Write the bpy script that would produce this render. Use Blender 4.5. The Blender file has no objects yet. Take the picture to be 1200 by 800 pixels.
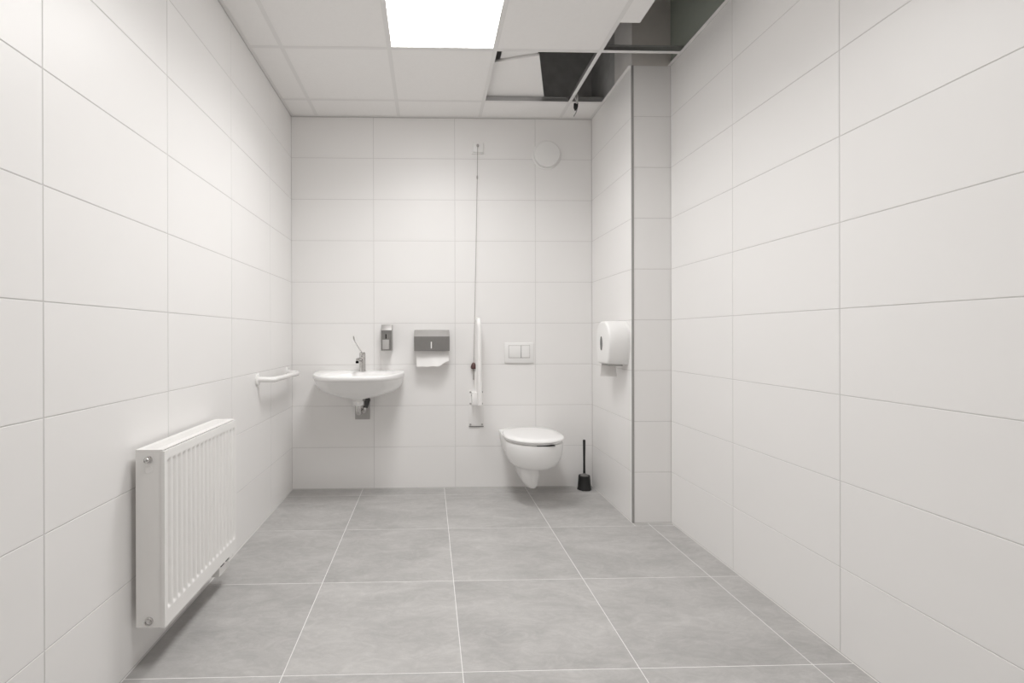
import bpy, bmesh, math, random
from mathutils import Vector, Matrix
random.seed(7)
S = bpy.context.scene
COL = S.collection
PI = math.pi

# ------------------------------------------------------------------ camera
cam_d = bpy.data.cameras.new('camera')
cam = bpy.data.objects.new('camera', cam_d)
COL.objects.link(cam)
def cam_rows(yaw, pitch, roll):
    cy, sy = math.cos(yaw), math.sin(yaw); cp, sp = math.cos(pitch), math.sin(pitch); cr, sr = math.cos(roll), math.sin(roll)
    M = Matrix(((1, 0, 0), (0, 0, -1), (0, 1, 0)))
    Rz = Matrix(((cy, -sy, 0), (sy, cy, 0), (0, 0, 1)))
    Rp = Matrix(((1, 0, 0), (0, cp, -sp), (0, sp, cp)))
    Rr = Matrix(((cr, -sr, 0), (sr, cr, 0), (0, 0, 1)))
    return Rr @ Rp @ (M @ Rz.transposed())
R_ = cam_rows(-0.02747, 0.00104, -0.00257)
rt, dn, fw = R_[0], R_[1], R_[2]
cam.matrix_world = Matrix(((rt[0], -dn[0], -fw[0], 1.00747), (rt[1], -dn[1], -fw[1], -3.55951),
                           (rt[2], -dn[2], -fw[2], 1.12618), (0, 0, 0, 1)))
cam_d.sensor_width = 36; cam_d.sensor_fit = 'HORIZONTAL'
cam_d.lens = 563.313 / 1200 * 36
cam_d.shift_x = (600 - 518.363) / 1200
cam_d.shift_y = (393.696 - 400) / 1200
cam_d.clip_start = 0.02
S.camera = cam

# ------------------------------------------------------------------ world, exposure, light levels
w = bpy.data.worlds.new('world'); S.world = w; w.use_nodes = True
w.node_tree.nodes['Background'].inputs[0].default_value = (1, 1, 1, 1)
w.node_tree.nodes['Background'].inputs[1].default_value = 0.02
S.view_settings.view_transform = 'Standard'; S.view_settings.look = 'None'
S.view_settings.gamma = 1.0; S.view_settings.use_curve_mapping = False
S.view_settings.exposure = 0.0
S.cycles.max_bounces = 16; S.cycles.diffuse_bounces = 12; S.cycles.glossy_bounces = 6
PANEL_STRENGTH = 8.5       # glow of the LED diffuser in view
PANEL_WATT = 12.0          # its lamp, beam narrowed by the prismatic cover
PANEL_SPREAD = math.radians(140)
FILL_STRENGTH = 5.0      # added unseen panel, fill light for the near walls and floor
FILL_WATT = 9.3

# ------------------------------------------------------------------ room measures
W = 2.4594            # right wall plane
ZC = 2.7396           # underside of the ceiling grid
YF = -4.3             # wall behind the camera
PX, PY = 2.2246, -0.7132   # boxed-in pier: left face, front face
RH = 0.3044           # wall tile row pitch
ZT = 3.3              # concrete slab above the suspended ceiling

# ------------------------------------------------------------------ materials
def mat(name, col, rough=0.5, metal=0.0, noise=0.0, nscale=8.0, bump=0.0, bscale=200.0, coat=0.0, vary=0.0, spec=0.5):
    m = bpy.data.materials.new(name); m.use_nodes = True
    nt = m.node_tree; b = nt.nodes['Principled BSDF']
    b.inputs['Base Color'].default_value = (*col, 1); b.inputs['Roughness'].default_value = rough
    b.inputs['Metallic'].default_value = metal; b.inputs['Coat Weight'].default_value = coat
    b.inputs['Specular IOR Level'].default_value = spec
    tc = nt.nodes.new('ShaderNodeTexCoord')
    if noise:
        n = nt.nodes.new('ShaderNodeTexNoise'); n.inputs['Scale'].default_value = nscale; n.inputs['Detail'].default_value = 5
        nt.links.new(tc.outputs['Object'], n.inputs['Vector'])
        r = nt.nodes.new('ShaderNodeMapRange'); r.inputs['To Min'].default_value = 1 - noise; r.inputs['To Max'].default_value = 1 + noise
        nt.links.new(n.outputs['Fac'], r.inputs['Value'])
        mx = nt.nodes.new('ShaderNodeVectorMath'); mx.operation = 'SCALE'; mx.inputs[0].default_value = col
        nt.links.new(r.outputs['Result'], mx.inputs['Scale']); nt.links.new(mx.outputs[0], b.inputs['Base Color'])
    if bump:
        n2 = nt.nodes.new('ShaderNodeTexNoise'); n2.inputs['Scale'].default_value = bscale; n2.inputs['Detail'].default_value = 3
        nt.links.new(tc.outputs['Object'], n2.inputs['Vector'])
        bp = nt.nodes.new('ShaderNodeBump'); bp.inputs['Strength'].default_value = bump; bp.inputs['Distance'].default_value = 0.002
        nt.links.new(n2.outputs['Fac'], bp.inputs['Height']); nt.links.new(bp.outputs['Normal'], b.inputs['Normal'])
    return m

def mat_floor():
    m = bpy.data.materials.new('grey_porcelain'); m.use_nodes = True
    nt = m.node_tree; b = nt.nodes['Principled BSDF']; L = nt.links.new
    tc = nt.nodes.new('ShaderNodeTexCoord'); oi = nt.nodes.new('ShaderNodeObjectInfo')
    off = nt.nodes.new('ShaderNodeVectorMath'); off.operation = 'SCALE'; off.inputs[0].default_value = (37, 53, 11)
    L(oi.outputs['Random'], off.inputs['Scale'])
    add = nt.nodes.new('ShaderNodeVectorMath'); L(tc.outputs['Object'], add.inputs[0]); L(off.outputs[0], add.inputs[1])
    mp = nt.nodes.new('ShaderNodeMapping'); mp.inputs['Scale'].default_value = (1.0, 1.9, 1); mp.inputs['Rotation'].default_value = (0, 0, 0.35)
    L(add.outputs[0], mp.inputs['Vector'])
    def noise(scale, detail, dist=0.0, rough=0.6, src=None):
        n = nt.nodes.new('ShaderNodeTexNoise'); n.inputs['Scale'].default_value = scale; n.inputs['Detail'].default_value = detail
        n.inputs['Distortion'].default_value = dist; n.inputs['Roughness'].default_value = rough
        L((src or mp).outputs[0], n.inputs['Vector']); return n.outputs['Fac']
    def rng(v, a, c, lo, hi):
        r = nt.nodes.new('ShaderNodeMapRange'); L(v, r.inputs['Value'])
        for k, x in zip(('From Min', 'From Max', 'To Min', 'To Max'), (a, c, lo, hi)): r.inputs[k].default_value = x
        return r.outputs['Result']
    def mul(a, c):
        n = nt.nodes.new('ShaderNodeMath'); n.operation = 'MULTIPLY'; L(a, n.inputs[0]); L(c, n.inputs[1]); return n.outputs[0]
    cloud = rng(noise(3.2, 7, 0.5), 0.3, 0.7, 0.86, 1.14)
    streak = rng(noise(9.0, 8, 2.6, 0.7), 0.42, 0.72, 0.95, 1.11)
    grain = rng(noise(140, 3), 0.3, 0.7, 0.97, 1.03)
    tone = rng(oi.outputs['Random'], 0, 1, 0.97, 1.03)
    k = mul(mul(cloud, streak), mul(grain, tone))
    c = nt.nodes.new('ShaderNodeVectorMath'); c.operation = 'SCALE'; c.inputs[0].default_value = (0.445, 0.436, 0.428)
    L(k, c.inputs['Scale']); L(c.outputs[0], b.inputs['Base Color'])
    L(rng(noise(5, 5), 0.3, 0.7, 0.5, 0.62), b.inputs['Roughness'])
    bp = nt.nodes.new('ShaderNodeBump'); bp.inputs['Strength'].default_value = 0.12; bp.inputs['Distance'].default_value = 0.001
    L(noise(90, 4), bp.inputs['Height']); L(bp.outputs['Normal'], b.inputs['Normal'])
    return m

def mat_emit(name, strength, col=(1, 1, 1)):
    m = bpy.data.materials.new(name); m.use_nodes = True
    b = m.node_tree.nodes['Principled BSDF']
    b.inputs['Base Color'].default_value = (0.8, 0.8, 0.8, 1); b.inputs['Roughness'].default_value = 0.4
    b.inputs['Emission Color'].default_value = (*col, 1); b.inputs['Emission Strength'].default_value = strength
    return m

M = dict(
    tile=mat('white_wall_tile', (0.838, 0.828, 0.819), 0.37, noise=0.012, nscale=3, bump=0.02, bscale=30, spec=0.32),
    grout=mat('pale_grout', (0.64, 0.63, 0.62), 0.9, noise=0.05, nscale=40),
    floor=mat_floor(),
    fgrout=mat('light_floor_grout', (0.82, 0.81, 0.80), 0.9, noise=0.05, nscale=60),
    panel=mat('ceiling_panel_white', (0.87, 0.86, 0.85), 0.95, noise=0.02, nscale=60, bump=0.25, bscale=400, spec=0.1),
    grid=mat('grid_white_enamel', (0.78, 0.772, 0.76), 0.45),
    grid2=mat('cross_tee_white_enamel', (0.785, 0.775, 0.765), 0.5),
    steelgrid=mat('galvanised_steel', (0.55, 0.55, 0.55), 0.4, metal=0.9, noise=0.08, nscale=30),
    slab=mat('raw_concrete', (0.55, 0.54, 0.53), 0.95, noise=0.2, nscale=9),
    upper=mat('dark_raw_masonry', (0.50, 0.50, 0.495), 0.95, noise=0.25, nscale=14),
    plaster=mat('grey_brown_plaster', (0.70, 0.665, 0.63), 0.9, noise=0.1, nscale=12),
    plaster2=mat('pale_filler', (0.80, 0.78, 0.76), 0.9, noise=0.08, nscale=12),
    green=mat('green_plasterboard', (0.34, 0.37, 0.325), 0.9, noise=0.06, nscale=10),
    alu=mat('brushed_aluminium', (0.36, 0.355, 0.345), 0.5, metal=0.2),
    ceramic=mat('white_glazed_ceramic', (0.86, 0.857, 0.85), 0.27),
    plastic=mat('white_plastic', (0.84, 0.835, 0.825), 0.3),
    seat=mat('white_seat_plastic', (0.88, 0.875, 0.87), 0.18),
    enamel=mat('white_radiator_enamel', (0.85, 0.84, 0.825), 0.28),
    inner=mat('radiator_core_grey', (0.55, 0.54, 0.53), 0.6),
    chrome=mat('polished_chrome', (0.62, 0.61, 0.60), 0.12, metal=1.0),
    steel=mat('brushed_stainless_steel', (0.44, 0.43, 0.42), 0.5, metal=0.7, noise=0.06, nscale=50),
    steel_d=mat('dull_stainless_steel', (0.25, 0.243, 0.235), 0.5, metal=0.6, noise=0.06, nscale=50),
    button=mat('grey_push_button', (0.42, 0.41, 0.40), 0.5),
    black=mat('black_plastic', (0.008, 0.008, 0.008), 0.45),
    dark=mat('dark_slot', (0.01, 0.01, 0.01), 0.9, spec=0.05),
    window=mat('grey_sight_window', (0.14, 0.14, 0.14), 0.15),
    paper=mat('white_paper', (0.84, 0.83, 0.82), 0.95, spec=0.1, bump=0.1, bscale=120),
    rail=mat('white_coated_rail', (0.86, 0.85, 0.84), 0.25),
    bead=mat('dull_red_brown_bead', (0.095, 0.045, 0.042), 0.4),
    cord=mat('grey_cord', (0.42, 0.40, 0.385), 0.8),
    bristle=mat('brush_bristle_grey', (0.20, 0.195, 0.19), 0.9),
    rubber=mat('dark_valve', (0.05, 0.05, 0.05), 0.5),
    wallpaint=mat('white_wall_paint', (0.78, 0.765, 0.75), 0.8, noise=0.02, nscale=20),
    door=mat('white_door_laminate', (0.74, 0.73, 0.72), 0.45),
    led=mat_emit('led_diffuser', PANEL_STRENGTH, (1.0, 0.992, 0.982)),
    led_fill=mat_emit('led_diffuser_fill', FILL_STRENGTH, (1.0, 0.992, 0.982)),
)

# ------------------------------------------------------------------ mesh helpers
def link(name, me, m=None, parent=None):
    o = bpy.data.objects.new(name, me); COL.objects.link(o)
    if m is not None and not me.materials: me.materials.append(m)
    if parent is not None: o.parent = parent; o.matrix_parent_inverse = Matrix.Translation(parent.location).inverted() if False else Matrix.Identity(4)
    return o

def obj(name, bm, m, parent=None, smooth=30, base=None):
    """bmesh in world coordinates -> one object; children keep the parent's origin as theirs"""
    me = bpy.data.meshes.new(name)
    bmesh.ops.recalc_face_normals(bm, faces=bm.faces)
    org = Vector((0, 0, 0))
    if base is not None: org = Vector(base)
    elif parent is not None: org = world_origin(parent)
    bm.transform(Matrix.Translation(-org))
    bm.to_mesh(me); bm.free()
    if smooth:
        for p in me.polygons: p.use_smooth = True
        me.set_sharp_from_angle(angle=math.radians(smooth))
    o = link(name, me, m, parent)
    if parent is None: o.location = org
    return o

def world_origin(o):
    v = Vector(o.location)
    while o.parent: o = o.parent; v += Vector(o.location)
    return v

def thing(name, loc, label, cat, group=None):
    o = bpy.data.objects.new(name, None); COL.objects.link(o); o.location = loc
    o.empty_display_size = 0.1
    return tag(o, label, cat, group)

def tag(o, label, cat, group=None):
    o['label'] = label; o['category'] = cat
    if group: o['group'] = group
    return o

def structure(name, loc=(0, 0, 0)):
    o = bpy.data.objects.new(name, None); COL.objects.link(o); o.location = loc; o['kind'] = 'structure'
    return o

def box(x0, x1, y0, y1, z0, z1, bev=0.0, seg=2, bm=None):
    bm2 = bmesh.new()
    bmesh.ops.create_cube(bm2, size=1)
    bm2.transform(Matrix.Translation(((x0 + x1) / 2, (y0 + y1) / 2, (z0 + z1) / 2)) @ Matrix.Diagonal((abs(x1 - x0), abs(y1 - y0), abs(z1 - z0), 1)))
    if bev: bmesh.ops.bevel(bm2, geom=bm2.edges[:], offset=bev, segments=seg, profile=0.5, affect='EDGES')
    return join(bm, bm2)

def join(bm, bm2):
    if bm is None: return bm2
    me = bpy.data.meshes.new('tmp'); bm2.to_mesh(me); bm2.free(); bm.from_mesh(me); bpy.data.meshes.remove(me)
    return bm

def tube(pts, r, n=16, bm=None, cap=True):
    """tube along a list of points; r a number or a list"""
    bm2 = bmesh.new(); P = [Vector(p) for p in pts]; rings = []; prev = None
    for i, p in enumerate(P):
        d = (P[min(i + 1, len(P) - 1)] - P[max(i - 1, 0)]).normalized()
        if prev is None:
            a = Vector((0, 0, 1)) if abs(d.z) < 0.9 else Vector((1, 0, 0)); u = d.cross(a).normalized()
        else:
            u = (prev - d * prev.dot(d)).normalized()
        prev = u; v = d.cross(u); rr = r[i] if isinstance(r, (list, tuple)) else r
        rings.append([bm2.verts.new(p + (u * math.cos(2 * PI * k / n) + v * math.sin(2 * PI * k / n)) * rr) for k in range(n)])
    for a, b in zip(rings, rings[1:]):
        for k in range(n): bm2.faces.new((a[k], a[(k + 1) % n], b[(k + 1) % n], b[k]))
    if cap:
        bm2.faces.new(rings[0][::-1]); bm2.faces.new(rings[-1])
    return join(bm, bm2)

def bend(pts, rad, n=8):
    """polyline with rounded corners"""
    P = [Vector(p) for p in pts]; out = [P[0]]
    for a, b, c in zip(P, P[1:], P[2:]):
        d1 = (a - b).normalized(); d2 = (c - b).normalized()
        t = min(rad, (a - b).length * 0.49, (c - b).length * 0.49)
        p0 = b + d1 * t; p1 = b + d2 * t
        for k in range(n + 1):
            s = k / n; out.append(p0 * (1 - s) ** 2 + b * 2 * s * (1 - s) + p1 * s * s)
    out.append(P[-1]); return out

def lathe(prof, origin, axis='z', n=40, bm=None):
    """prof: list of (radius, height)"""
    bm2 = bmesh.new(); rings = []
    for r, h in prof:
        if r < 1e-6: rings.append([bm2.verts.new((0, 0, h))])
        else: rings.append([bm2.verts.new((r * math.cos(2 * PI * k / n), r * math.sin(2 * PI * k / n), h)) for k in range(n)])
    for a, b in zip(rings, rings[1:]):
        for k in range(n):
            q = (k + 1) % n
            if len(a) == 1 and len(b) == 1: break
            if len(a) == 1: bm2.faces.new((a[0], b[q], b[k]))
            elif len(b) == 1: bm2.faces.new((a[k], a[q], b[0]))
            else: bm2.faces.new((a[k], a[q], b[q], b[k]))
    for rg in (rings[0], rings[-1]):
        if len(rg) > 1: bm2.faces.new(rg)
    rot = {'z': Matrix.Identity(4), '-y': Matrix.Rotation(PI / 2, 4, 'X'), 'x': Matrix.Rotation(PI / 2, 4, 'Y'), '-x': Matrix.Rotation(-PI / 2, 4, 'Y')}[axis]
    bm2.transform(Matrix.Translation(origin) @ rot)
    return join(bm, bm2)

def loft(rings, cap0=True, cap1=True, bm=None):
    bm2 = bmesh.new(); R = [[bm2.verts.new(p) for p in r] for r in rings]; n = len(R[0])
    for a, b in zip(R, R[1:]):
        for k in range(n): bm2.faces.new((a[k], a[(k + 1) % n], b[(k + 1) % n], b[k]))
    if cap0: bm2.faces.new(R[0][::-1])
    if cap1: bm2.faces.new(R[-1])
    return join(bm, bm2)

def prism(poly, ax, a0, a1, bev=0.0, seg=3, bm=None):
    """polygon extruded along ax ('x','y','z'); poly in the remaining two axes in order"""
    def P(u, v, t): return {'x': (t, u, v), 'y': (u, t, v), 'z': (u, v, t)}[ax]
    bm2 = loft([[P(u, v, a0) for u, v in poly], [P(u, v, a1) for u, v in poly]])
    bmesh.ops.recalc_face_normals(bm2, faces=bm2.faces)
    if bev: bmesh.ops.bevel(bm2, geom=bm2.edges[:], offset=bev, segments=seg, profile=0.5, affect='EDGES', clamp_overlap=True)
    return join(bm, bm2)

# ------------------------------------------------------------------ tiles
_tile_cache = {}
def tile_mesh(wd, ht, th, m, ch=0.0008):
    key = (round(wd, 4), round(ht, 4), round(th, 4), m.name)
    if key in _tile_cache: return _tile_cache[key]
    a, b = wd / 2, ht / 2
    v = [(-a, -b, -th), (a, -b, -th), (a, b, -th), (-a, b, -th),
         (-a, -b, -ch), (a, -b, -ch), (a, b, -ch), (-a, b, -ch),
         (-a + ch, -b + ch, 0), (a - ch, -b + ch, 0), (a - ch, b - ch, 0), (-a + ch, b - ch, 0)]
    f = [(8, 9, 10, 11), (3, 2, 1, 0)]
    for i in range(4):
        j = (i + 1) % 4
        f += [(i, j, 4 + j, 4 + i), (4 + i, 4 + j, 8 + j, 8 + i)]
    me = bpy.data.meshes.new('tile'); me.from_pydata(v, [], f); me.materials.append(m); me.update()
    _tile_cache[key] = me; return me

ROT = {'-y': Matrix(((1, 0, 0), (0, 0, -1), (0, 1, 0))),      # faces the room from the back wall
       'x': Matrix(((0, 0, 1), (1, 0, 0), (0, 1, 0))),        # on the left wall
       '-x': Matrix(((0, 0, -1), (-1, 0, 0), (0, 1, 0))),     # on the right wall
       'z': Matrix.Identity(3)}
def put_tile(parent, centre, facing, wd, ht, th, m):
    o = link('tile', tile_mesh(wd, ht, th, m), None, parent)
    o.matrix_local = Matrix.Translation(Vector(centre) - world_origin(parent)) @ ROT[facing].to_4x4()
    return o

J = 0.003             # joint width
TT = 0.0015           # tile stands this much proud of its grout
ROWS = [(k * RH + (0.004 if k == 0 else J / 2), (k + 1) * RH - J / 2) for k in range(9)]
def rows_for(top):
    return [(a, min(b, top) if k == 8 else b) for k, (a, b) in enumerate(ROWS)]

def cuts(lo, hi, ref, pitch, j=J, edge=0.001):
    """joints at ref + k*pitch between lo and hi -> list of tile intervals"""
    k0 = math.ceil((lo - ref) / pitch - 1e-6); c = []
    x = ref + k0 * pitch
    while x < hi - 1e-6: c.append(x); x += pitch
    c = [x for x in c if lo + 0.012 < x < hi - 0.012]
    e = [lo + edge] + [t for x in c for t in (x - j / 2, x + j / 2)] + [hi - edge]
    return [(e[i], e[i + 1]) for i in range(0, len(e), 2)]

# ================================================================== LARGE STRUCTURE
TOPB = ZC - 0.007
# back wall
wb = obj('wall_back', box(-0.1, W + 0.1, TT, 0.12, -0.05, ZC, 0), M['grout'], smooth=0); wb['kind'] = 'structure'
for a, b in cuts(0, PX, 0.6, 0.6):
    for z0, z1 in rows_for(TOPB): put_tile(wb, ((a + b) / 2, 0, (z0 + z1) / 2), '-y', b - a, z1 - z0, TT, M['tile'])
obj('upper_masonry', box(-0.1, W + 0.1, TT, 0.12, ZC, ZT), M['upper'], wb, smooth=0)
# left wall
wl = obj('wall_left', box(-0.12, -TT, YF - 0.1, TT, -0.05, ZC), M['grout'], smooth=0); wl['kind'] = 'structure'
for a, b in cuts(YF, 0, -0.4753, 0.6):
    for z0, z1 in rows_for(TOPB): put_tile(wl, (0, (a + b) / 2, (z0 + z1) / 2), 'x', b - a, z1 - z0, TT, M['tile'])
obj('upper_masonry', box(-0.12, -TT, YF - 0.1, TT, ZC, ZT), M['upper'], wl, smooth=0)
# right wall
wr = obj('wall_right', box(W + TT, W + 0.12, YF - 0.1, TT, -0.05, ZC), M['grout'], smooth=0); wr['kind'] = 'structure'
for a, b in cuts(YF, PY, -1.8985, 0.6):
    for z0, z1 in rows_for(ZC): put_tile(wr, (W, (a + b) / 2, (z0 + z1) / 2), '-x', b - a, z1 - z0, TT, M['tile'])
obj('plasterboard', box(W + TT, W + 0.12, YF - 0.1, TT, ZC, ZT), M['green'], wr, smooth=0)
# boxed-in pier in the back right corner
wp = obj('wall_pier', box(PX + TT, W + TT, PY + TT, TT, 0, ZC), M['grout'], smooth=0); wp['kind'] = 'structure'
for z0, z1 in rows_for(ZC):
    put_tile(wp, (PX, (PY + 0.0) / 2, (z0 + z1) / 2), '-x', -PY - 0.006, z1 - z0, TT, M['tile'])
    put_tile(wp, ((PX + W) / 2 + 0.004, PY, (z0 + z1) / 2), '-y', W - PX - 0.010, z1 - z0, TT, M['tile'])
obj('plaster_face', box(PX + TT, W + TT, PY + TT, -0.44, ZC, ZT), M['plaster'], wp, smooth=0)
obj('filler_strip', box(PX, PX + TT, PY + TT, -0.45, ZC, ZT), M['plaster2'], wp, smooth=0)
obj('raw_face', box(PX + TT, W + TT, -0.44, TT, ZC, ZT), M['upper'], wp, smooth=0)
tr = obj('trim_1', prism([(PX - 0.002, PY - 0.002), (PX + 0.009, PY - 0.002), (PX + 0.009, PY + 0.0015), (PX + 0.0015, PY + 0.0015), (PX + 0.0015, PY + 0.009), (PX - 0.002, PY + 0.009)], 'z', 0.001, ZC), M['alu'], smooth=0)
tr['kind'] = 'structure'; tr['label'] = 'slim aluminium profile on the outer corner of the pier'
# wall behind the camera, with its door
wf = obj('wall_front', box(-0.1, W + 0.1, YF - 0.1, YF, -0.05, ZT), M['wallpaint'], smooth=0); wf['kind'] = 'structure'
dr = obj('door_1', box(0.75, 1.72, YF + 0.001, YF + 0.03, 0.006, 2.06, 0.003), M['door'], smooth=0); dr['kind'] = 'structure'
obj('door_handle', tube(bend([(0.83, YF + 0.031, 1.03), (0.83, YF + 0.08, 1.03), (0.95, YF + 0.08, 1.03)], 0.015), 0.009), M['steel'], dr)
# floor
fl = obj('floor', box(-0.1, W + 0.1, YF - 0.1, 0.1, -0.1, -0.0006), M['fgrout'], smooth=0); fl['kind'] = 'structure'
FP = 0.59924
for a, b in cuts(0, W, 0.51767, FP, edge=0.003):
    for c, d in cuts(YF, 0, -0.75434, FP, edge=0.003):
        if a < PX < b and d > PY:                         # tiles cut around the pier
            b2 = PX - 0.003
            if c < PY:                                    # the row crossing the pier front
                put_tile(fl, ((a + b2) / 2, (c + d) / 2, 0), 'z', b2 - a, d - c, 0.0006, M['floor'])
                put_tile(fl, ((b2 + b) / 2 + 0.0015, (c + PY - 0.003) / 2, 0), 'z', b - b2 - J, PY - 0.003 - c, 0.0006, M['floor'])
            else: put_tile(fl, ((a + b2) / 2, (c + d) / 2, 0), 'z', b2 - a, d - c, 0.0006, M['floor'])
        elif a > PX and d > PY:
            if c < PY - 0.01: put_tile(fl, ((a + b) / 2, (c + PY - 0.003) / 2, 0), 'z', b - a, PY - 0.003 - c, 0.0006, M['floor'])
        else: put_tile(fl, ((a + b) / 2, (c + d) / 2, 0), 'z', b - a, d - c, 0.0006, M['floor'])
# ceiling: slab, grid, panels
cl = obj('ceiling', box(-0.1, W + 0.1, YF - 0.1, 0.1, ZT, ZT + 0.1), M['slab'], smooth=0); cl['kind'] = 'structure'
GX = [0.187, 0.787, 1.386, 1.985]
GY = [-0.25 - 0.598 * k for k in range(7)]
FL, WEB = 0.012, 0.038
def tee(name, p0, p1, along):
    if along == 'y':
        x, y0, y1 = p0[0], p0[1], p1[1]
        bm = box(x - FL, x + FL, y0, y1, ZC, ZC + 0.001); box(x - 0.0015, x + 0.0015, y0, y1, ZC + 0.001, ZC + WEB, bm=bm)
        box(x - 0.004, x + 0.004, y0, y1, ZC + WEB - 0.006, ZC + WEB, bm=bm)
    else:
        y, x0, x1 = p0[1], p0[0], p1[0]
        bm = box(x0, x1, y - FL, y + FL, ZC + 0.0004, ZC + 0.0013); box(x0, x1, y - 0.0015, y + 0.0015, ZC + 0.001, ZC + WEB, bm=bm)
        box(x0, x1, y - 0.004, y + 0.004, ZC + WEB - 0.006, ZC + WEB, bm=bm)
    o = obj(name, bm, M['grid' if along == 'y' else 'grid2'], cl, smooth=0)
    o.data.materials.append(M['steelgrid'])
    for p in o.data.polygons:
        if p.center.z + world_origin(o).z > ZC + 0.0016: p.material_index = 1
    return o
for x in GX: tee('main_runner', (x, YF + 0.001), (x, -0.001), 'y')
XE = [0.001] + GX + [W - 0.001]
for k, y in enumerate(GY):
    for i in range(5):
        x0 = XE[i] + (FL + 0.0005 if i else 0); x1 = XE[i + 1] - (FL + 0.0005 if i < 4 else 0)
        if k == 0 and i == 4: x1 = PX - 0.001
        tee('cross_tee', (x0, y), (x1, y), 'x')
def angle(x0, x1, y0, y1, sx, sy):
    """L profile: 19 mm flange plus an upright leg against the wall"""
    bm = box(x0, x1, y0, y1, ZC - 0.0006, ZC + 0.0003)
    t = 0.001
    if sx: xa = x0 if sx > 0 else x1 - t; box(xa, xa + t, y0, y1, ZC + 0.0003, ZC + 0.022, bm=bm)
    if sy: ya = y0 if sy > 0 else y1 - t; box(x0, x1, ya, ya + t, ZC + 0.0003, ZC + 0.022, bm=bm)
    return obj('wall_angle', bm, M['grid'], cl, smooth=0)
angle(0.0, 0.019, YF, 0, 1, 0)
angle(0.019, PX - 0.0, -0.019, 0, 0, -1)
angle(W - 0.019, W, YF, PY, -1, 0)
angle(PX - 0.019, PX, PY, -0.019, -1, 0)
YE = [-0.003] + GY + [YF + 0.003]
PT = 0.015
def panel_mesh(x0, x1, y0, y1, z=ZC + 0.0015, parent=cl, name='ceiling_panel'):
    return obj(name, box(x0, x1, y0, y1, z, z + PT, 0.0015, 1), M['panel'], parent, smooth=0)
for i in range(5):
    for r in range(8):
        if (i, r) in ((3, 1), (4, 1), (4, 2), (2, 2), (2, 4)): continue
        x0, x1 = XE[i] + 0.004, XE[i + 1] - 0.004; y1, y0 = YE[r] - 0.004, YE[r + 1] + 0.004
        if i == 4 and r == 0: x1 = PX - 0.004
        panel_mesh(x0, x1, y0, y1)

# ================================================================== THINGS
# --- LED panel in the ceiling, plus an added unseen one for fill
def led_panel(r, m, watt, label):
    x0, x1, y1, y0 = GX[1] + 0.004, GX[2] - 0.004, YE[r] - 0.004, YE[r + 1] + 0.004
    t = thing('ceiling_light', ((x0 + x1) / 2, (y0 + y1) / 2, ZC + 0.0015), label, 'light', 'LED panels in the ceiling grid')
    f = 0.012; z0, z1 = ZC + 0.0015, ZC + 0.012
    bm = box(x0, x1, y0, y0 + f, z0, z1); box(x0, x1, y1 - f, y1, z0, z1, bm=bm)
    box(x0, x0 + f, y0 + f, y1 - f, z0, z1, bm=bm); box(x1 - f, x1, y0 + f, y1 - f, z0, z1, bm=bm)
    box(x0, x1, y0, y1, z1, z1 + 0.002, bm=bm)
    obj('light_frame', bm, M['grid'], t, smooth=0)
    obj('diffuser', box(x0 + f, x1 - f, y0 + f, y1 - f, z0 + 0.002, z0 + 0.005), m, t, smooth=0)
    ld = bpy.data.lights.new('panel_lamp', 'AREA'); ld.shape = 'RECTANGLE'; ld.size = x1 - x0 - 2 * f - 0.004; ld.size_y = y1 - y0 - 2 * f - 0.004
    ld.energy = watt; ld.color = (1.0, 0.992, 0.982); ld.spread = PANEL_SPREAD
    lo = bpy.data.objects.new('panel_lamp', ld); COL.objects.link(lo); lo.parent = t; lo.location = (0, 0, 0.001)
led_panel(2, M['led'], PANEL_WATT, 'bright square LED panel set in the ceiling grid at the top of the photo')
led_panel(4, M['led_fill'], FILL_WATT, 'added unseen square LED panel in the ceiling grid, fill light for the near walls')

# --- loose and cut ceiling panels around the opening
def free_panel(corner, ang, wd, dp, z, label):
    """corner = near right corner; ang turns the panel in plan"""
    bm = box(-wd, 0, 0, dp, 0, PT, 0.0015, 1)
    o = obj('ceiling_panel', bm, M['panel'], None, smooth=0)
    o.location = (corner[0], corner[1], z); o.rotation_euler = (0, 0, ang)
    return tag(o, label, 'ceiling panel', 'loose and cut ceiling panels')
free_panel((1.663, -0.734), math.radians(-16.5), 0.595, 0.595, ZC + WEB + 0.001, 'loose white ceiling panel lying crooked across the open grid bay next to the light')
free_panel((1.655, -1.02), 0.0, 0.215, 0.70, ZC + WEB + PT + 0.0025, 'white ceiling panel offcut lying on top of the crooked loose panel')
free_panel((2.103, -1.445), 0.0, 0.116, 0.347, ZC + 0.0015, 'narrow cut strip of white ceiling panel at the edge of the opening by the right wall')

# --- hanger clip dangling at the grid
t = thing('hanger_clip', (2.012, -0.285, 2.70), 'bent metal hanger clip dangling from the ceiling grid in the open bay', 'clip')
bm = tube([(1.999, -0.285, 2.775), (2.010, -0.287, 2.76), (2.022, -0.288, 2.735), (2.020, -0.29, 2.715)], 0.0045, 8)
tube([(2.024, -0.285, 2.79), (2.030, -0.287, 2.76), (2.030, -0.288, 2.735), (2.022, -0.29, 2.712)], 0.0045, 8, bm=bm)
tube([(2.032, -0.286, 2.735), (2.014, -0.286, 2.712)], 0.004, 8, bm=bm)
obj('clip_spring', bm, M['grid'], t)
bm = loft([[(2.002, -0.292, 2.715), (2.034, -0.288, 2.720), (2.034, -0.286, 2.720), (2.002, -0.290, 2.715)],
           [(1.998, -0.300, 2.680), (2.030, -0.294, 2.690), (2.030, -0.292, 2.690), (1.998, -0.298, 2.680)],
           [(2.006, -0.300, 2.660), (2.022, -0.296, 2.664), (2.022, -0.294, 2.664), (2.006, -0.298, 2.660)]])
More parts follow.
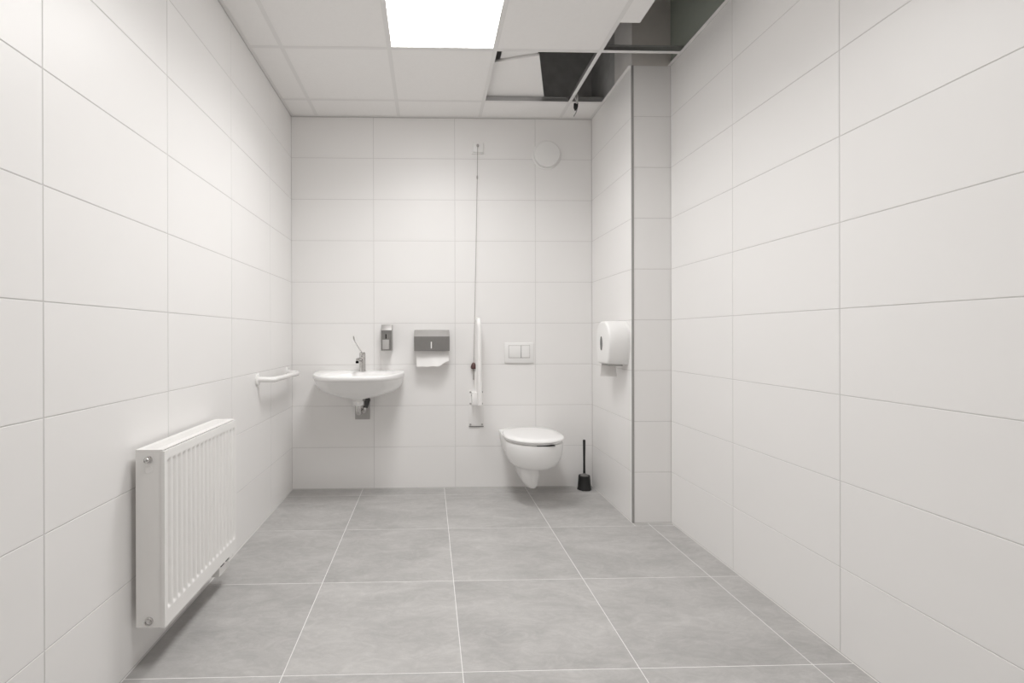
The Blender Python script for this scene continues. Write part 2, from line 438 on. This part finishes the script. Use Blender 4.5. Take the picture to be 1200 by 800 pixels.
obj('clip_plate', bm, M['rubber'], t)
obj('clip_tail', tube([(2.022, -0.296, 2.668), (2.014, -0.298, 2.645), (2.000, -0.298, 2.622)], 0.0035, 8), M['steelgrid'], t)

# --- radiator on the left wall
RX0, RX1, RY0, RY1, RZ0, RZ1 = 0.022, 0.119, -1.922, -1.322, 0.148, 0.746
t = thing('radiator', (0.07, (RY0 + RY1) / 2, RZ0), 'white steel panel radiator with vertical channels mounted on the left wall', 'radiator')
NCH = 17
def smooth01(x): x = max(0, min(1, x)); return x * x * (3 - 2 * x)
us = []; 
n_u = NCH * 10
m0, m1 = 0.012, 0.012; zt, zb = RZ1 - 0.034, RZ0 + 0.052
zs = [RZ0, zb - 0.006] + [zb - 0.006 + 0.022 * k / 6 for k in range(1, 7)] + [zb + 0.1, zb + 0.2, zb + 0.3, zb + 0.4] + [zt - 0.016 + 0.022 * k / 6 for k in range(0, 7)] + [RZ1 - 0.006]
ys = [RY0, RY0 + m0] + [RY0 + m0 + (RY1 - RY0 - m0 - m1) * k / n_u for k in range(1, n_u)] + [RY1 - m1, RY1]
def dep(y, z):
    u = (y - RY0 - m0) / (RY1 - RY0 - m0 - m1)
    if u <= 0 or u >= 1: return 0
    c = (u * NCH) % 1.0
    a = smooth01((0.5 - abs(c - 0.5) - 0.16) / 0.20)
    e = smooth01((z - zb) / 0.013) * smooth01((zt - z) / 0.013)
    return 0.0085 * a * e
bm = bmesh.new()
G = [[bm.verts.new((RX1 - dep(y, z), y, z)) for y in ys] for z in zs]
for r0, r1 in zip(G, G[1:]):
    for k in range(len(ys) - 1): bm.faces.new((r0[k], r0[k + 1], r1[k + 1], r1[k]))
# folded rim back from the face
bk = 0.012
rim = [v for v in G[0]] + [r[-1] for r in G[1:]] + [v for v in G[-1][-2::-1]] + [r[0] for r in G[-2:0:-1]]
rb = [bm.verts.new((RX1 - bk, v.co.y, v.co.z)) for v in rim]
for k in range(len(rim)): q = (k + 1) % len(rim); bm.faces.new((rim[k], rb[k], rb[q], rim[q]))
obj('front_panel', bm, M['enamel'], t, smooth=50)
obj('rear_panel', box(RX0, RX0 + 0.012, RY0 + 0.004, RY1 - 0.004, RZ0, RZ1 - 0.01, 0.002), M['enamel'], t)
bm = bmesh.new()
for k in range(30):
    y = RY0 + 0.02 + (RY1 - RY0 - 0.04) * k / 29
    box(RX0 + 0.014, RX1 - 0.014, y - 0.001, y + 0.001, RZ0 + 0.03, RZ1 - 0.035, bm=bm)
o = obj('convector_fins', bm, M['inner'], t, smooth=0); o['kind'] = 'stuff'
for y0, y1 in ((RY0 + 0.003, RY0 + 0.006), (RY1 - 0.006, RY1 - 0.003)):
    obj('side_panel', box(RX0 - 0.001, RX1 - 0.0125, y0, y1, RZ0, RZ1 - 0.004, 0.0008, 1), M['enamel'], t)
bm = box(RX0 - 0.001, RX1 - 0.008, RY0 + 0.002, RY1 - 0.002, RZ1 - 0.004, RZ1, 0.001, 1)
tg = obj('top_grille', bm, M['enamel'], t)
bm = bmesh.new()
for k in range(44):
    y = RY0 + 0.025 + (RY1 - RY0 - 0.05) * k / 43
    box(RX0 + 0.02, RX1 - 0.03, y - 0.003, y + 0.003, RZ1 - 0.0005, RZ1 + 0.0006, bm=bm)
o = obj('grille_bar', bm, M['enamel'], tg, smooth=0); o['kind'] = 'stuff'
xm = (RX0 + RX1) / 2 - 0.006
o = obj('vent_plug', lathe([(0.013, 0), (0.013, 0.004), (0.0095, 0.006), (0.0095, 0.014), (0.008, 0.016), (0.0, 0.016)], (xm, RY0 + 0.003, RZ1 - 0.034), '-y', 24), M['chrome'], t); o['label'] = 'chrome vent plug'; vp = o
obj('vent_key', lathe([(0.0035, 0), (0.0035, 0.009), (0, 0.009)], (xm, RY0 - 0.013, RZ1 - 0.034), '-y', 4), M['steel'], vp)
obj('plug_emboss', lathe([(0.014, 0), (0.014, 0.0012), (0.011, 0.0018), (0.011, 0.0010), (0, 0.0010)], (xm, RY0 + 0.003, RZ1 - 0.068), '-y', 28), M['enamel'], t)
o = obj('blind_plug', lathe([(0.014, 0), (0.014, 0.003), (0.0105, 0.005), (0.0105, 0.012), (0.007, 0.013), (0.007, 0.009), (0, 0.009)], (xm, RY0 + 0.003, RZ0 + 0.022), '-y', 24), M['chrome'], t)
bm = box(0.045, 0.104, -1.468, -1.366, 0.088, 0.1475, 0.006)
vb = obj('valve_block', bm, M['enamel'], t)
for y in (-1.443, -1.392):
    obj('valve_cap', box(0.1035, 0.1075, y - 0.016, y + 0.016, 0.128, 0.140, 0.002), M['rubber'], vb)
    obj('supply_pipe', tube([(0.0005, y, 0.112), (0.046, y, 0.112)], 0.008, 12), M['enamel'], vb)
for y in (RY0 + 0.12, RY1 - 0.12):
    obj('wall_bracket', box(0.0005, RX0, y - 0.015, y + 0.015, RZ0 + 0.06, RZ1 - 0.06), M['enamel'], t, smooth=0)

# --- grab rail on the left wall
ZR = 0.868
t = thing('grab_bar', (0, -0.42, ZR), 'short white grab bar on the left wall beside the washbasin', 'grab bar')
obj('rail_tube', tube(bend([(0.004, -0.715, ZR + 0.004), (0.088, -0.700, ZR), (0.088, -0.150, ZR - 0.003), (0.004, -0.130, ZR + 0.004)], 0.055, 10), 0.0155, 18), M['rail'], t)
for y in (-0.715, -0.130):
    obj('flange', lathe([(0.035, 0.0003), (0.035, 0.008), (0.031, 0.011), (0, 0.011)], (0, y, ZR + 0.004), 'x', 28), M['rail'], t)

# --- washbasin
CX, ZB = 0.518, 0.872
def basin_outline(hw, yf, n=72, fr=0.42):
    """closed plan outline from the wall round the front; sides nearly straight, front a shallow arc"""
    pts = []
    side = yf * (1 - fr)
    for k in range(n):
        a = 2 * PI * k / n            # 0 = right, going over the front
        c, s = math.cos(a), math.sin(a)
        if s >= 0:                    # front half: superellipse
            x = hw * (abs(c) ** (2 / 3.6)) * (1 if c >= 0 else -1); y = -(side * 0.55 + (yf - side * 0.55) * (abs(s) ** (2 / 2.3)))
        else:
            x = hw * (abs(c) ** (2 / 9.0)) * (1 if c >= 0 else -1) * 0.985; y = -side * 0.55 + side * 0.55 * (abs(s) ** (2 / 5.0))
        pts.append((x * (1 - 0.135 * (-y / yf) ** 1.4), min(y, -0.0008)))
    return pts
OUT = basin_outline(0.321, 0.545)
def bring(sx, sy, z, dz=0.0):
    return [(CX + x * sx, min(y * sy, -0.0008), z + dz * (y / 0.545)) for x, y in OUT]
def bowl(rx, ry, z, yc=-0.315):
    n = len(OUT); return [(CX + rx * math.cos(2 * PI * k / n), yc - ry * math.sin(2 * PI * k / n), z) for k in range(n)]
prof_b = [(0.10, 0.46, 0.692), (0.19, 0.52, 0.694), (0.34, 0.585, 0.702), (0.56, 0.665, 0.717), (0.79, 0.745, 0.740), (0.905, 0.805, 0.766), (0.960, 0.875, 0.798), (0.983, 0.945, 0.828),
          (0.993, 0.975, 0.8395), (0.9985, 0.993, 0.8425), (1.0, 0.999, 0.8465), (1.0, 1.0, 0.858), (0.997, 0.997, 0.866), (0.990, 0.990, 0.8702), (0.978, 0.980, ZB), (0.955, 0.965, ZB + 0.0005)]
rings = [bring(*p) for p in prof_b]
mid = [((a[0] + b[0]) / 2, (a[1] + b[1]) / 2, ZB - 0.001) for a, b in zip(bring(0.93, 0.95, ZB), bowl(0.245, 0.185, ZB))]
rings += [mid, bowl(0.246, 0.186, ZB - 0.004), bowl(0.236, 0.176, ZB - 0.014), bowl(0.215, 0.16, ZB - 0.05), bowl(0.17, 0.13, ZB - 0.095), bowl(0.10, 0.08, ZB - 0.122), bowl(0.022, 0.022, ZB - 0.13)]
t = thing('washbasin', (CX, -0.02, 0.69), 'white ceramic wall-hung washbasin with a wide shallow front', 'washbasin')
obj('basin', loft(rings), M['ceramic'], t, smooth=50)
obj('drain_ring', lathe([(0.022, 0), (0.026, 0.002), (0.026, 0.004), (0.016, 0.005), (0.0, 0.003)], (CX, -0.315, ZB - 0.1302), 'z', 24), M['chrome'], t)

# --- faucet
FX, FY = 0.527, -0.085
t = thing('faucet', (FX, FY, ZB), 'chrome single-lever tap with a long thin lever standing on the washbasin', 'faucet')
obj('faucet_body', lathe([(0.027, 0), (0.027, 0.006), (0.0235, 0.010), (0.0225, 0.05), (0.0225, 0.098), (0.0215, 0.100), (0.0215, 0.103), (0.0225, 0.105), (0.0225, 0.128), (0.017, 0.136), (0, 0.138)], (FX, FY, ZB + 0.0004), 'z', 32), M['chrome'], t)
sp = obj('spout', tube([(FX - 0.005, FY - 0.012, ZB + 0.082), (FX - 0.012, FY - 0.06, ZB + 0.088), (FX - 0.018, FY - 0.110, ZB + 0.088), (FX - 0.019, FY - 0.122, ZB + 0.074)], [0.014, 0.0125, 0.0115, 0.0105], 18), M['chrome'], t)
obj('aerator', tube([(FX - 0.019, FY - 0.122, ZB + 0.076), (FX - 0.019, FY - 0.124, ZB + 0.064)], 0.011, 18), M['dark'], sp)
lv = obj('lever', tube([(FX - 0.004, FY - 0.004, ZB + 0.130), (FX - 0.026, FY - 0.03, ZB + 0.175), (FX - 0.046, FY - 0.055, ZB + 0.215), (FX - 0.052, FY - 0.062, ZB + 0.235), (FX - 0.054, FY - 0.064, ZB + 0.252)], [0.005, 0.0038, 0.0038, 0.0062, 0.0055], 14), M['chrome'], t)

# --- trap under the basin
t = thing('drain_trap', (0.52, 0, 0.51), 'square chrome plate and curved drain pipe on the wall under the washbasin', 'drain')
obj('cover_plate', box(0.462, 0.570, -0.012, -0.0004, 0.512, 0.680, 0.003), M['steel'], t)
obj('drain_pipe', tube(bend([(CX, -0.24, 0.689), (CX, -0.24, 0.60), (CX - 0.004, -0.12, 0.575), (CX - 0.004, -0.012, 0.585)], 0.06, 10), 0.017, 20), M['chrome'], t)
obj('collar_nut', lathe([(0.036, 0), (0.036, 0.026), (0.030, 0.032), (0.030, 0.042)], (CX, -0.24, 0.650), 'z', 12), M['plastic'], t)
obj('wall_socket_ring', lathe([(0.03, 0), (0.03, 0.01), (0.022, 0.016), (0.018, 0.016)], (CX - 0.004, -0.012, 0.585), '-y', 24), M['chrome'], t)
obj('cleaning_knob', tube([(0.556, -0.012, 0.655), (0.556, -0.06, 0.645), (0.550, -0.07, 0.605)], [0.019, 0.019, 0.012], 14), M['rubber'], t)

# --- soap dispenser
t = thing('soap_dispenser', (0.70, 0, 1.02), 'small upright stainless steel soap dispenser on the wall right of the tap', 'soap dispenser')
obj('dispenser_body', prism([(-0.0004, 1.018), (-0.092, 1.018), (-0.100, 1.024), (-0.100, 1.168), (-0.070, 1.207), (-0.0004, 1.207)], 'x', 0.662, 0.740, 0.002, 2), M['steel'], t, smooth=25)
obj('front_plate', box(0.664, 0.737, -0.1035, -0.0995, 1.022, 1.166, 0.0015, 1), M['steel_d'], t, smooth=0)
o = obj('push_button', box(0.673, 0.722, -0.116, -0.103, 1.028, 1.098, 0.004), M['button'], t); o['label'] = 'pale square push button'
obj('sight_slot', box(0.694, 0.702, -0.1045, -0.1030, 1.105, 1.138, 0.0006, 1), M['dark'], t)

# --- paper towel dispenser
TX0, TX1 = 0.899, 1.155
t = thing('paper_towel_dispenser', (1.027, 0, 1.016), 'wide stainless steel paper towel dispenser with a sloping lid on the back wall', 'dispenser')
obj('dispenser_body', prism([(-0.0004, 1.018), (-0.100, 1.018), (-0.100, 1.122), (-0.030, 1.168), (-0.0004, 1.168)], 'x', TX0, TX1, 0.002, 2), M['steel'], t, smooth=25)
obj('front_plate', box(TX0 + 0.0005, TX1 - 0.0005, -0.1045, -0.0995, 1.016, 1.121, 0.0015, 1), M['steel_d'], t, smooth=0)
o = obj('sight_slot', box(1.019, 1.027, -0.1056, -0.1040, 1.034, 1.082, 0.0007, 1), M['paper'], t); o['label'] = 'narrow slot showing white paper'
# sheet of paper hanging from it
bm = bmesh.new(); NXs, NZs = 28, 10
def ptw(i, j, back):
    u = i / NXs; v = j / NZs
    x = TX0 + 0.012 + (TX1 - TX0 - 0.016) * u + 0.007 * v * (1 - u)
    zb_ = 0.900 + 0.003 * math.sin(u * 9) + 0.010 * smooth01((u - 0.3) / 0.2) - 0.008 * smooth01((u - 0.5) / 0.2) + 0.038 * smooth01((u - 0.62) / 0.38)
    z = 1.0155 + (zb_ - 1.0155) * v
    y = -0.062 - 0.020 * v + 0.006 * math.sin(u * 7) * v - 0.012 * v * v * math.sin(u * 3.1)
    return (x, y + (0.0008 if back else 0), z)
Fv = [[bm.verts.new(ptw(i, j, 0)) for i in range(NXs + 1)] for j in range(NZs + 1)]
Bv = [[bm.verts.new(ptw(i, j, 1)) for i in range(NXs + 1)] for j in range(NZs + 1)]
for j in range(NZs):
    for i in range(NXs):
        bm.faces.new((Fv[j][i], Fv[j + 1][i], Fv[j + 1][i + 1], Fv[j][i + 1])); bm.faces.new((Bv[j][i], Bv[j][i + 1], Bv[j + 1][i + 1], Bv[j + 1][i]))
for i in range(NXs):
    bm.faces.new((Fv[NZs][i], Bv[NZs][i], Bv[NZs][i + 1], Fv[NZs][i + 1])); bm.faces.new((Fv[0][i], Fv[0][i + 1], Bv[0][i + 1], Bv[0][i]))
for j in range(NZs):
    bm.faces.new((Fv[j][0], Bv[j][0], Bv[j + 1][0], Fv[j + 1][0])); bm.faces.new((Fv[j][NXs], Fv[j + 1][NXs], Bv[j + 1][NXs], Bv[j][NXs]))
o = obj('paper_towel', bm, M['paper'], None, smooth=60, base=(1.027, -0.07, 1.02)); tag(o, 'white paper towel with a wavy torn edge hanging from the steel dispenser', 'paper towel')

# --- folded-up support rail
t = thing('folding_grab_rail', (1.36, 0, 0.46), 'white folding support rail raised upright on the back wall left of the toilet', 'grab rail')
obj('wall_plate', box(1.302, 1.408, -0.006, -0.0004, 0.455, 0.722, 0.003), M['rail'], t)
for x in (1.312, 1.398):
    for z in (0.708, 0.622, 0.468):
        obj('screw', lathe([(0.007, 0), (0.007, 0.003), (0.004, 0.005), (0, 0.005)], (x, -0.006, z), '-y', 12), M['steel'], t)
obj('plate_edge_shadow', box(1.300, 1.410, -0.010, -0.0004, 0.4505, 0.4547, 0.001), M['steel_d'], t)  # dark strip standing in for the shadow under the plate's lower edge
hb = obj('hinge_block', box(1.318, 1.358, -0.075, -0.006, 0.618, 0.712, 0.005), M['rail'], t)
obj('hinge_pin', tube([(1.312, -0.05, 0.690), (1.378, -0.05, 0.690)], 0.008, 14), M['steel'], hb)
XL = 1.366
obj('rail_loop', tube(bend([(XL, -0.05, 0.640), (XL - 0.004, -0.05, 1.238), (XL - 0.004, -0.155, 1.238), (XL, -0.155, 0.632)], 0.052, 12), 0.0172, 18), M['rail'], t)
obj('rail_stay', tube([(XL - 0.018, -0.05, 0.86), (XL - 0.018, -0.05, 0.70)], 0.007, 12), M['rail'], t)

# --- emergency pull switch with cord and bead
t = thing('emergency_pull_cord', (1.372, 0, 2.475), 'small white alarm pull switch high on the back wall with a long thin grey cord', 'alarm switch')
obj('switch_housing', box(1.335, 1.410, -0.024, -0.0004, 2.478, 2.552, 0.004), M['plastic'], t)
obj('switch_base', box(1.328, 1.416, -0.012, -0.0004, 2.470, 2.4775, 0.002), M['plastic'], t)
obj('cord_outlet', lathe([(0.009, 0), (0.009, 0.012), (0.005, 0.02), (0, 0.02)], (1.368, -0.024, 2.524), '-y', 14), M['cord'], t)
obj('cord', tube([(1.367, -0.036, 2.524), (1.3645, -0.032, 2.30), (1.355, -0.026, 1.8), (1.343, -0.022, 1.25), (1.335, -0.024, 0.915)], 0.0021, 8), M['cord'], t)
obj('cord_connector', lathe([(0.003, 0), (0.0055, 0.006), (0.0055, 0.022), (0.003, 0.028)], (1.3642, -0.032, 2.275), 'z', 12), M['cord'], t)
o = obj('pull_bead', lathe([(0.004, 0.038), (0.011, 0.032), (0.019, 0.014), (0.0212, 0.0), (0.018, -0.008), (0.010, -0.010), (0.0, -0.006)], (1.334, -0.024, 0.890), 'z', 20), M['bead'], t); o['label'] = 'dark reddish-brown pull bead'
obj('cord_tail', tube([(1.334, -0.024, 0.884), (1.333, -0.024, 0.80)], 0.005, 10), M['cord'], t)

# --- flush plate
t = thing('flush_plate', (1.6745, 0, 0.92), 'white rectangular two-button flush plate on the wall above the toilet', 'flush plate')
obj('plate', box(1.566, 1.783, -0.012, -0.0004, 0.922, 1.073, 0.004), M['plastic'], t)
for x0, x1 in ((1.598, 1.6865), (1.6905, 1.752)):
    obj('flush_button', box(x0, x1, -0.0165, -0.0115, 0.962, 1.050, 0.0025), M['plastic'], t)
    bm = bmesh.new(); e = 0.0025
    box(x0 - e, x1 + e, -0.0124, -0.0119, 0.962 - e, 1.050 + e, bm=bm)
    obj('button_gap', bm, M['button'], t, smooth=0)

# --- round extract vent
t = thing('air_vent', (1.884, 0, 2.36), 'round white extract vent high on the back wall', 'vent')
obj('vent_ring', lathe([(0.107, 0.0004), (0.107, 0.008), (0.103, 0.013), (0.094, 0.014), (0.09, 0.006), (0, 0.006)], (1.884, 0, 2.466), '-y', 56), M['plastic'], t)
obj('vent_disc', lathe([(0.0, 0.006), (0.02, 0.006), (0.02, 0.018), (0.085, 0.018), (0.094, 0.021), (0.096, 0.026), (0.092, 0.031), (0.06, 0.034), (0, 0.035)], (1.884, 0, 2.466), '-y', 56), M['plastic'], t)

# --- toilet
TC = 1.707
def egg(hw, yf, ym, yb=0.0008, hb=None, n=64):
    """plan outline: half ellipse in front of ym, sides easing to half width hb at the back yb"""
    hb = hw if hb is None else hb; pts = []
    m = n // 2
    for k in range(m + 1):
        a = PI * k / m; pts.append((hw * math.cos(a), -(ym + (yf - ym) * math.sin(a))))
    s = n // 4
    for k in range(1, s + 1):
        f = k / s; pts.append((-(hw + (hb - hw) * smooth01(f)), -(ym + (yb - ym) * f)))
    for k in range(1, s):
        f = k / s; pts.append((-hb + 2 * hb * f, -yb))
    for k in range(0, s):
        f = k / s; pts.append(((hb + (hw - hb) * smooth01(f)), -(yb + (ym - yb) * f)))
    return pts
def ering(z, hw, yf, ym, hb, yb=0.0008):
    return [(TC + x, y, z) for x, y in egg(hw, yf, ym, yb, hb)]
t = thing('toilet', (TC, -0.02, 0.075), 'white wall-hung toilet with its lid closed', 'toilet')
body = [ering(0.086, 0.028, 0.31, 0.20, 0.028), ering(0.092, 0.044, 0.335, 0.20, 0.044), ering(0.12, 0.056, 0.350, 0.20, 0.056), ering(0.18, 0.065, 0.360, 0.20, 0.072), ering(0.225, 0.071, 0.368, 0.21, 0.095),
        ering(0.2385, 0.080, 0.39, 0.23, 0.112), ering(0.2435, 0.108, 0.44, 0.27, 0.122), ering(0.255, 0.136, 0.485, 0.30, 0.135), ering(0.280, 0.162, 0.517, 0.33, 0.150), ering(0.315, 0.179, 0.537, 0.345, 0.163), ering(0.355, 0.187, 0.548, 0.355, 0.173),
        ering(0.39, 0.190, 0.553, 0.36, 0.180), ering(0.415, 0.190, 0.554, 0.36, 0.185), ering(0.4235, 0.187, 0.551, 0.36, 0.183), ering(0.426, 0.180, 0.544, 0.36, 0.177)]
obj('bowl', loft(body), M['ceramic'], t, smooth=50)
def oval(hw, yf, ym, yb, n=64):
    pts = []
    for k in range(n):
        a = 2 * PI * k / n; c, sn = math.cos(a), math.sin(a)
        if sn >= 0: pts.append((hw * c, -(ym + (yf - ym) * sn)))
        else: pts.append((hw * (abs(c) ** (2 / 2.7)) * (1 if c >= 0 else -1), -(ym - (ym - yb) * abs(sn) ** (2 / 2.7))))
    return pts
def slab_rings(z0, z1, hw, yf, ym, yb, r, dome=0.0):
    R = []
    for f, z in ((0.6, z0), (0.0, z0 + r * 0.5), (0.0, z1 - r), (0.35, z1 - r * 0.35), (1.0, z1)):
        R.append([(TC + x, y, z) for x, y in oval(hw - r * f, yf - r * f, ym, yb + r * f)])
    if dome:
        R.append([(TC + x, y, z1 + dome * 0.7) for x, y in oval(hw * 0.7, ym + (yf - ym) * 0.7, ym, yb + (ym - yb) * 0.25)])
        R.append([(TC + x, y, z1 + dome) for x, y in oval(hw * 0.3, ym + (yf - ym) * 0.3, ym, yb + (ym - yb) * 0.6)])
    return R
obj('seat', loft(slab_rings(0.4305, 0.4415, 0.189, 0.548, 0.345, 0.085, 0.003)), M['seat'], t, smooth=50)
obj('lid', loft(slab_rings(0.4440, 0.4610, 0.200, 0.563, 0.350, 0.062, 0.009, 0.004)), M['seat'], t, smooth=50)
for x in (-0.075, 0.075):
    obj('hinge', tube([(TC + x - 0.018, -0.055, 0.440), (TC + x + 0.018, -0.055, 0.440)], 0.0125, 16), M['seat'], t)
obj('seat_gap_shade', box(TC - 0.02, TC + 0.095, -0.548, -0.528, 0.4265, 0.4302, 0.001, 1), M['dark'], t)  # dark bar drawn as the shade in the gap between bowl and seat

# --- toilet brush and its holder
bx, by = 2.139, -0.074
t = thing('toilet_brush_holder', (bx, by, 0), 'black tapered toilet brush holder on the floor in the back right corner', 'brush holder')
o = obj('holder_cup', lathe([(0.040, 0.0006), (0.050, 0.002), (0.050, 0.008), (0.0475, 0.012), (0.041, 0.100), (0.0395, 0.102), (0.037, 0.100), (0.034, 0.03), (0, 0.028)], (bx, by, 0), 'z', 32), M['black'], t)
bm = bmesh.new()
for k in range(6):
    a = k * PI / 3; c = Vector((bx + 0.0465 * math.cos(a), by + 0.0465 * math.sin(a), 0))
    lathe([(0.006, 0.0006), (0.006, 0.006), (0, 0.007)], c, 'z', 8, bm=bm)
o = obj('holder_foot', bm, M['black'], t); o['kind'] = 'stuff'
t = thing('toilet_brush', (bx, by, 0.03), 'black toilet brush standing in its holder with the handle up', 'brush')
obj('brush_handle', lathe([(0.006, 0.115), (0.0085, 0.12), (0.0075, 0.20), (0.009, 0.30), (0.0095, 0.355), (0.008, 0.362), (0, 0.362)], (bx, by, 0), 'z', 18), M['black'], t)
obj('brush_collar', lathe([(0.030, 0.097), (0.029, 0.106), (0.012, 0.113), (0.007, 0.122)], (bx, by, 0), 'z', 24), M['bristle'], t)
bm = lathe([(0.012, 0.034), (0.028, 0.04), (0.031, 0.07), (0.028, 0.095), (0.012, 0.099)], (bx, by, 0), 'z', 24)
obj('bristle_head', bm, M['bristle'], t)

# --- toilet paper dispenser on the pier's left face
YD = -0.568
prof = [(0.040, 1.216), (0.074, 1.199), (0.102, 1.166), (0.117, 1.125), (0.119, 1.085), (0.113, 1.035), (0.101, 0.985), (0.088, 0.951), (0.080, 0.944)]
poly = [(YD - a, z) for a, z in prof] + [(YD + a, z) for a, z in reversed(prof)]
t = thing('toilet_paper_dispenser', (PX, YD, 0.944), 'large rounded white toilet paper dispenser on the left face of the pier', 'dispenser')
zc_ = 1.085
def drg(x, s):
    return [(x, YD + (y - YD) * s, zc_ + (z - zc_) * s) for y, z in poly]
bm = loft([drg(PX - 0.0004, 1.0), drg(PX - 0.012, 1.0)]); obj('back_housing', bm, M['plastic'], t, smooth=40)
bm = loft([drg(PX - 0.0125, 0.985), drg(PX - 0.07, 0.985), drg(PX - 0.117, 0.97), drg(PX - 0.125, 0.95), drg(PX - 0.1285, 0.92), drg(PX - 0.130, 0.86), drg(PX - 0.131, 0.4)])
obj('cover', bm, M['plastic'], t, smooth=45)
el = [(YD + 0.012 + 0.017 * math.cos(a), 1.075 + 0.044 * math.sin(a)) for a in [2 * PI * k / 28 for k in range(28)]]
o = obj('sight_window', prism(el, 'x', PX - 0.1335, PX - 0.1305), M['window'], t); o['label'] = 'dark grey oval sight window'
obj('tear_bar', box(PX - 0.115, PX - 0.03, YD - 0.075, YD + 0.06, 0.936, 0.9455, 0.002), M['button'], t)
bm = bmesh.new(); n = 8
A = [[bm.verts.new((PX - 0.118 + 0.092 * i / n + 0.018 * (1 - j / 6) * 0, YD + 0.05 + 0.018 * (j / 6) * (1 - i / n) - 0.02 * (i / n) * (j / 6), 0.936 - 0.072 * j / 6)) for i in range(n + 1)] for j in range(7)]
for j in range(6):
    for i in range(n): bm.faces.new((A[j][i], A[j + 1][i], A[j + 1][i + 1], A[j][i + 1]))
bmesh.ops.solidify(bm, geom=bm.faces[:], thickness=0.0008)
o = obj('toilet_paper', bm, M['paper'], None, smooth=60, base=(PX - 0.07, YD + 0.05, 0.935)); tag(o, 'short end of white toilet paper hanging below the rounded dispenser', 'toilet paper')
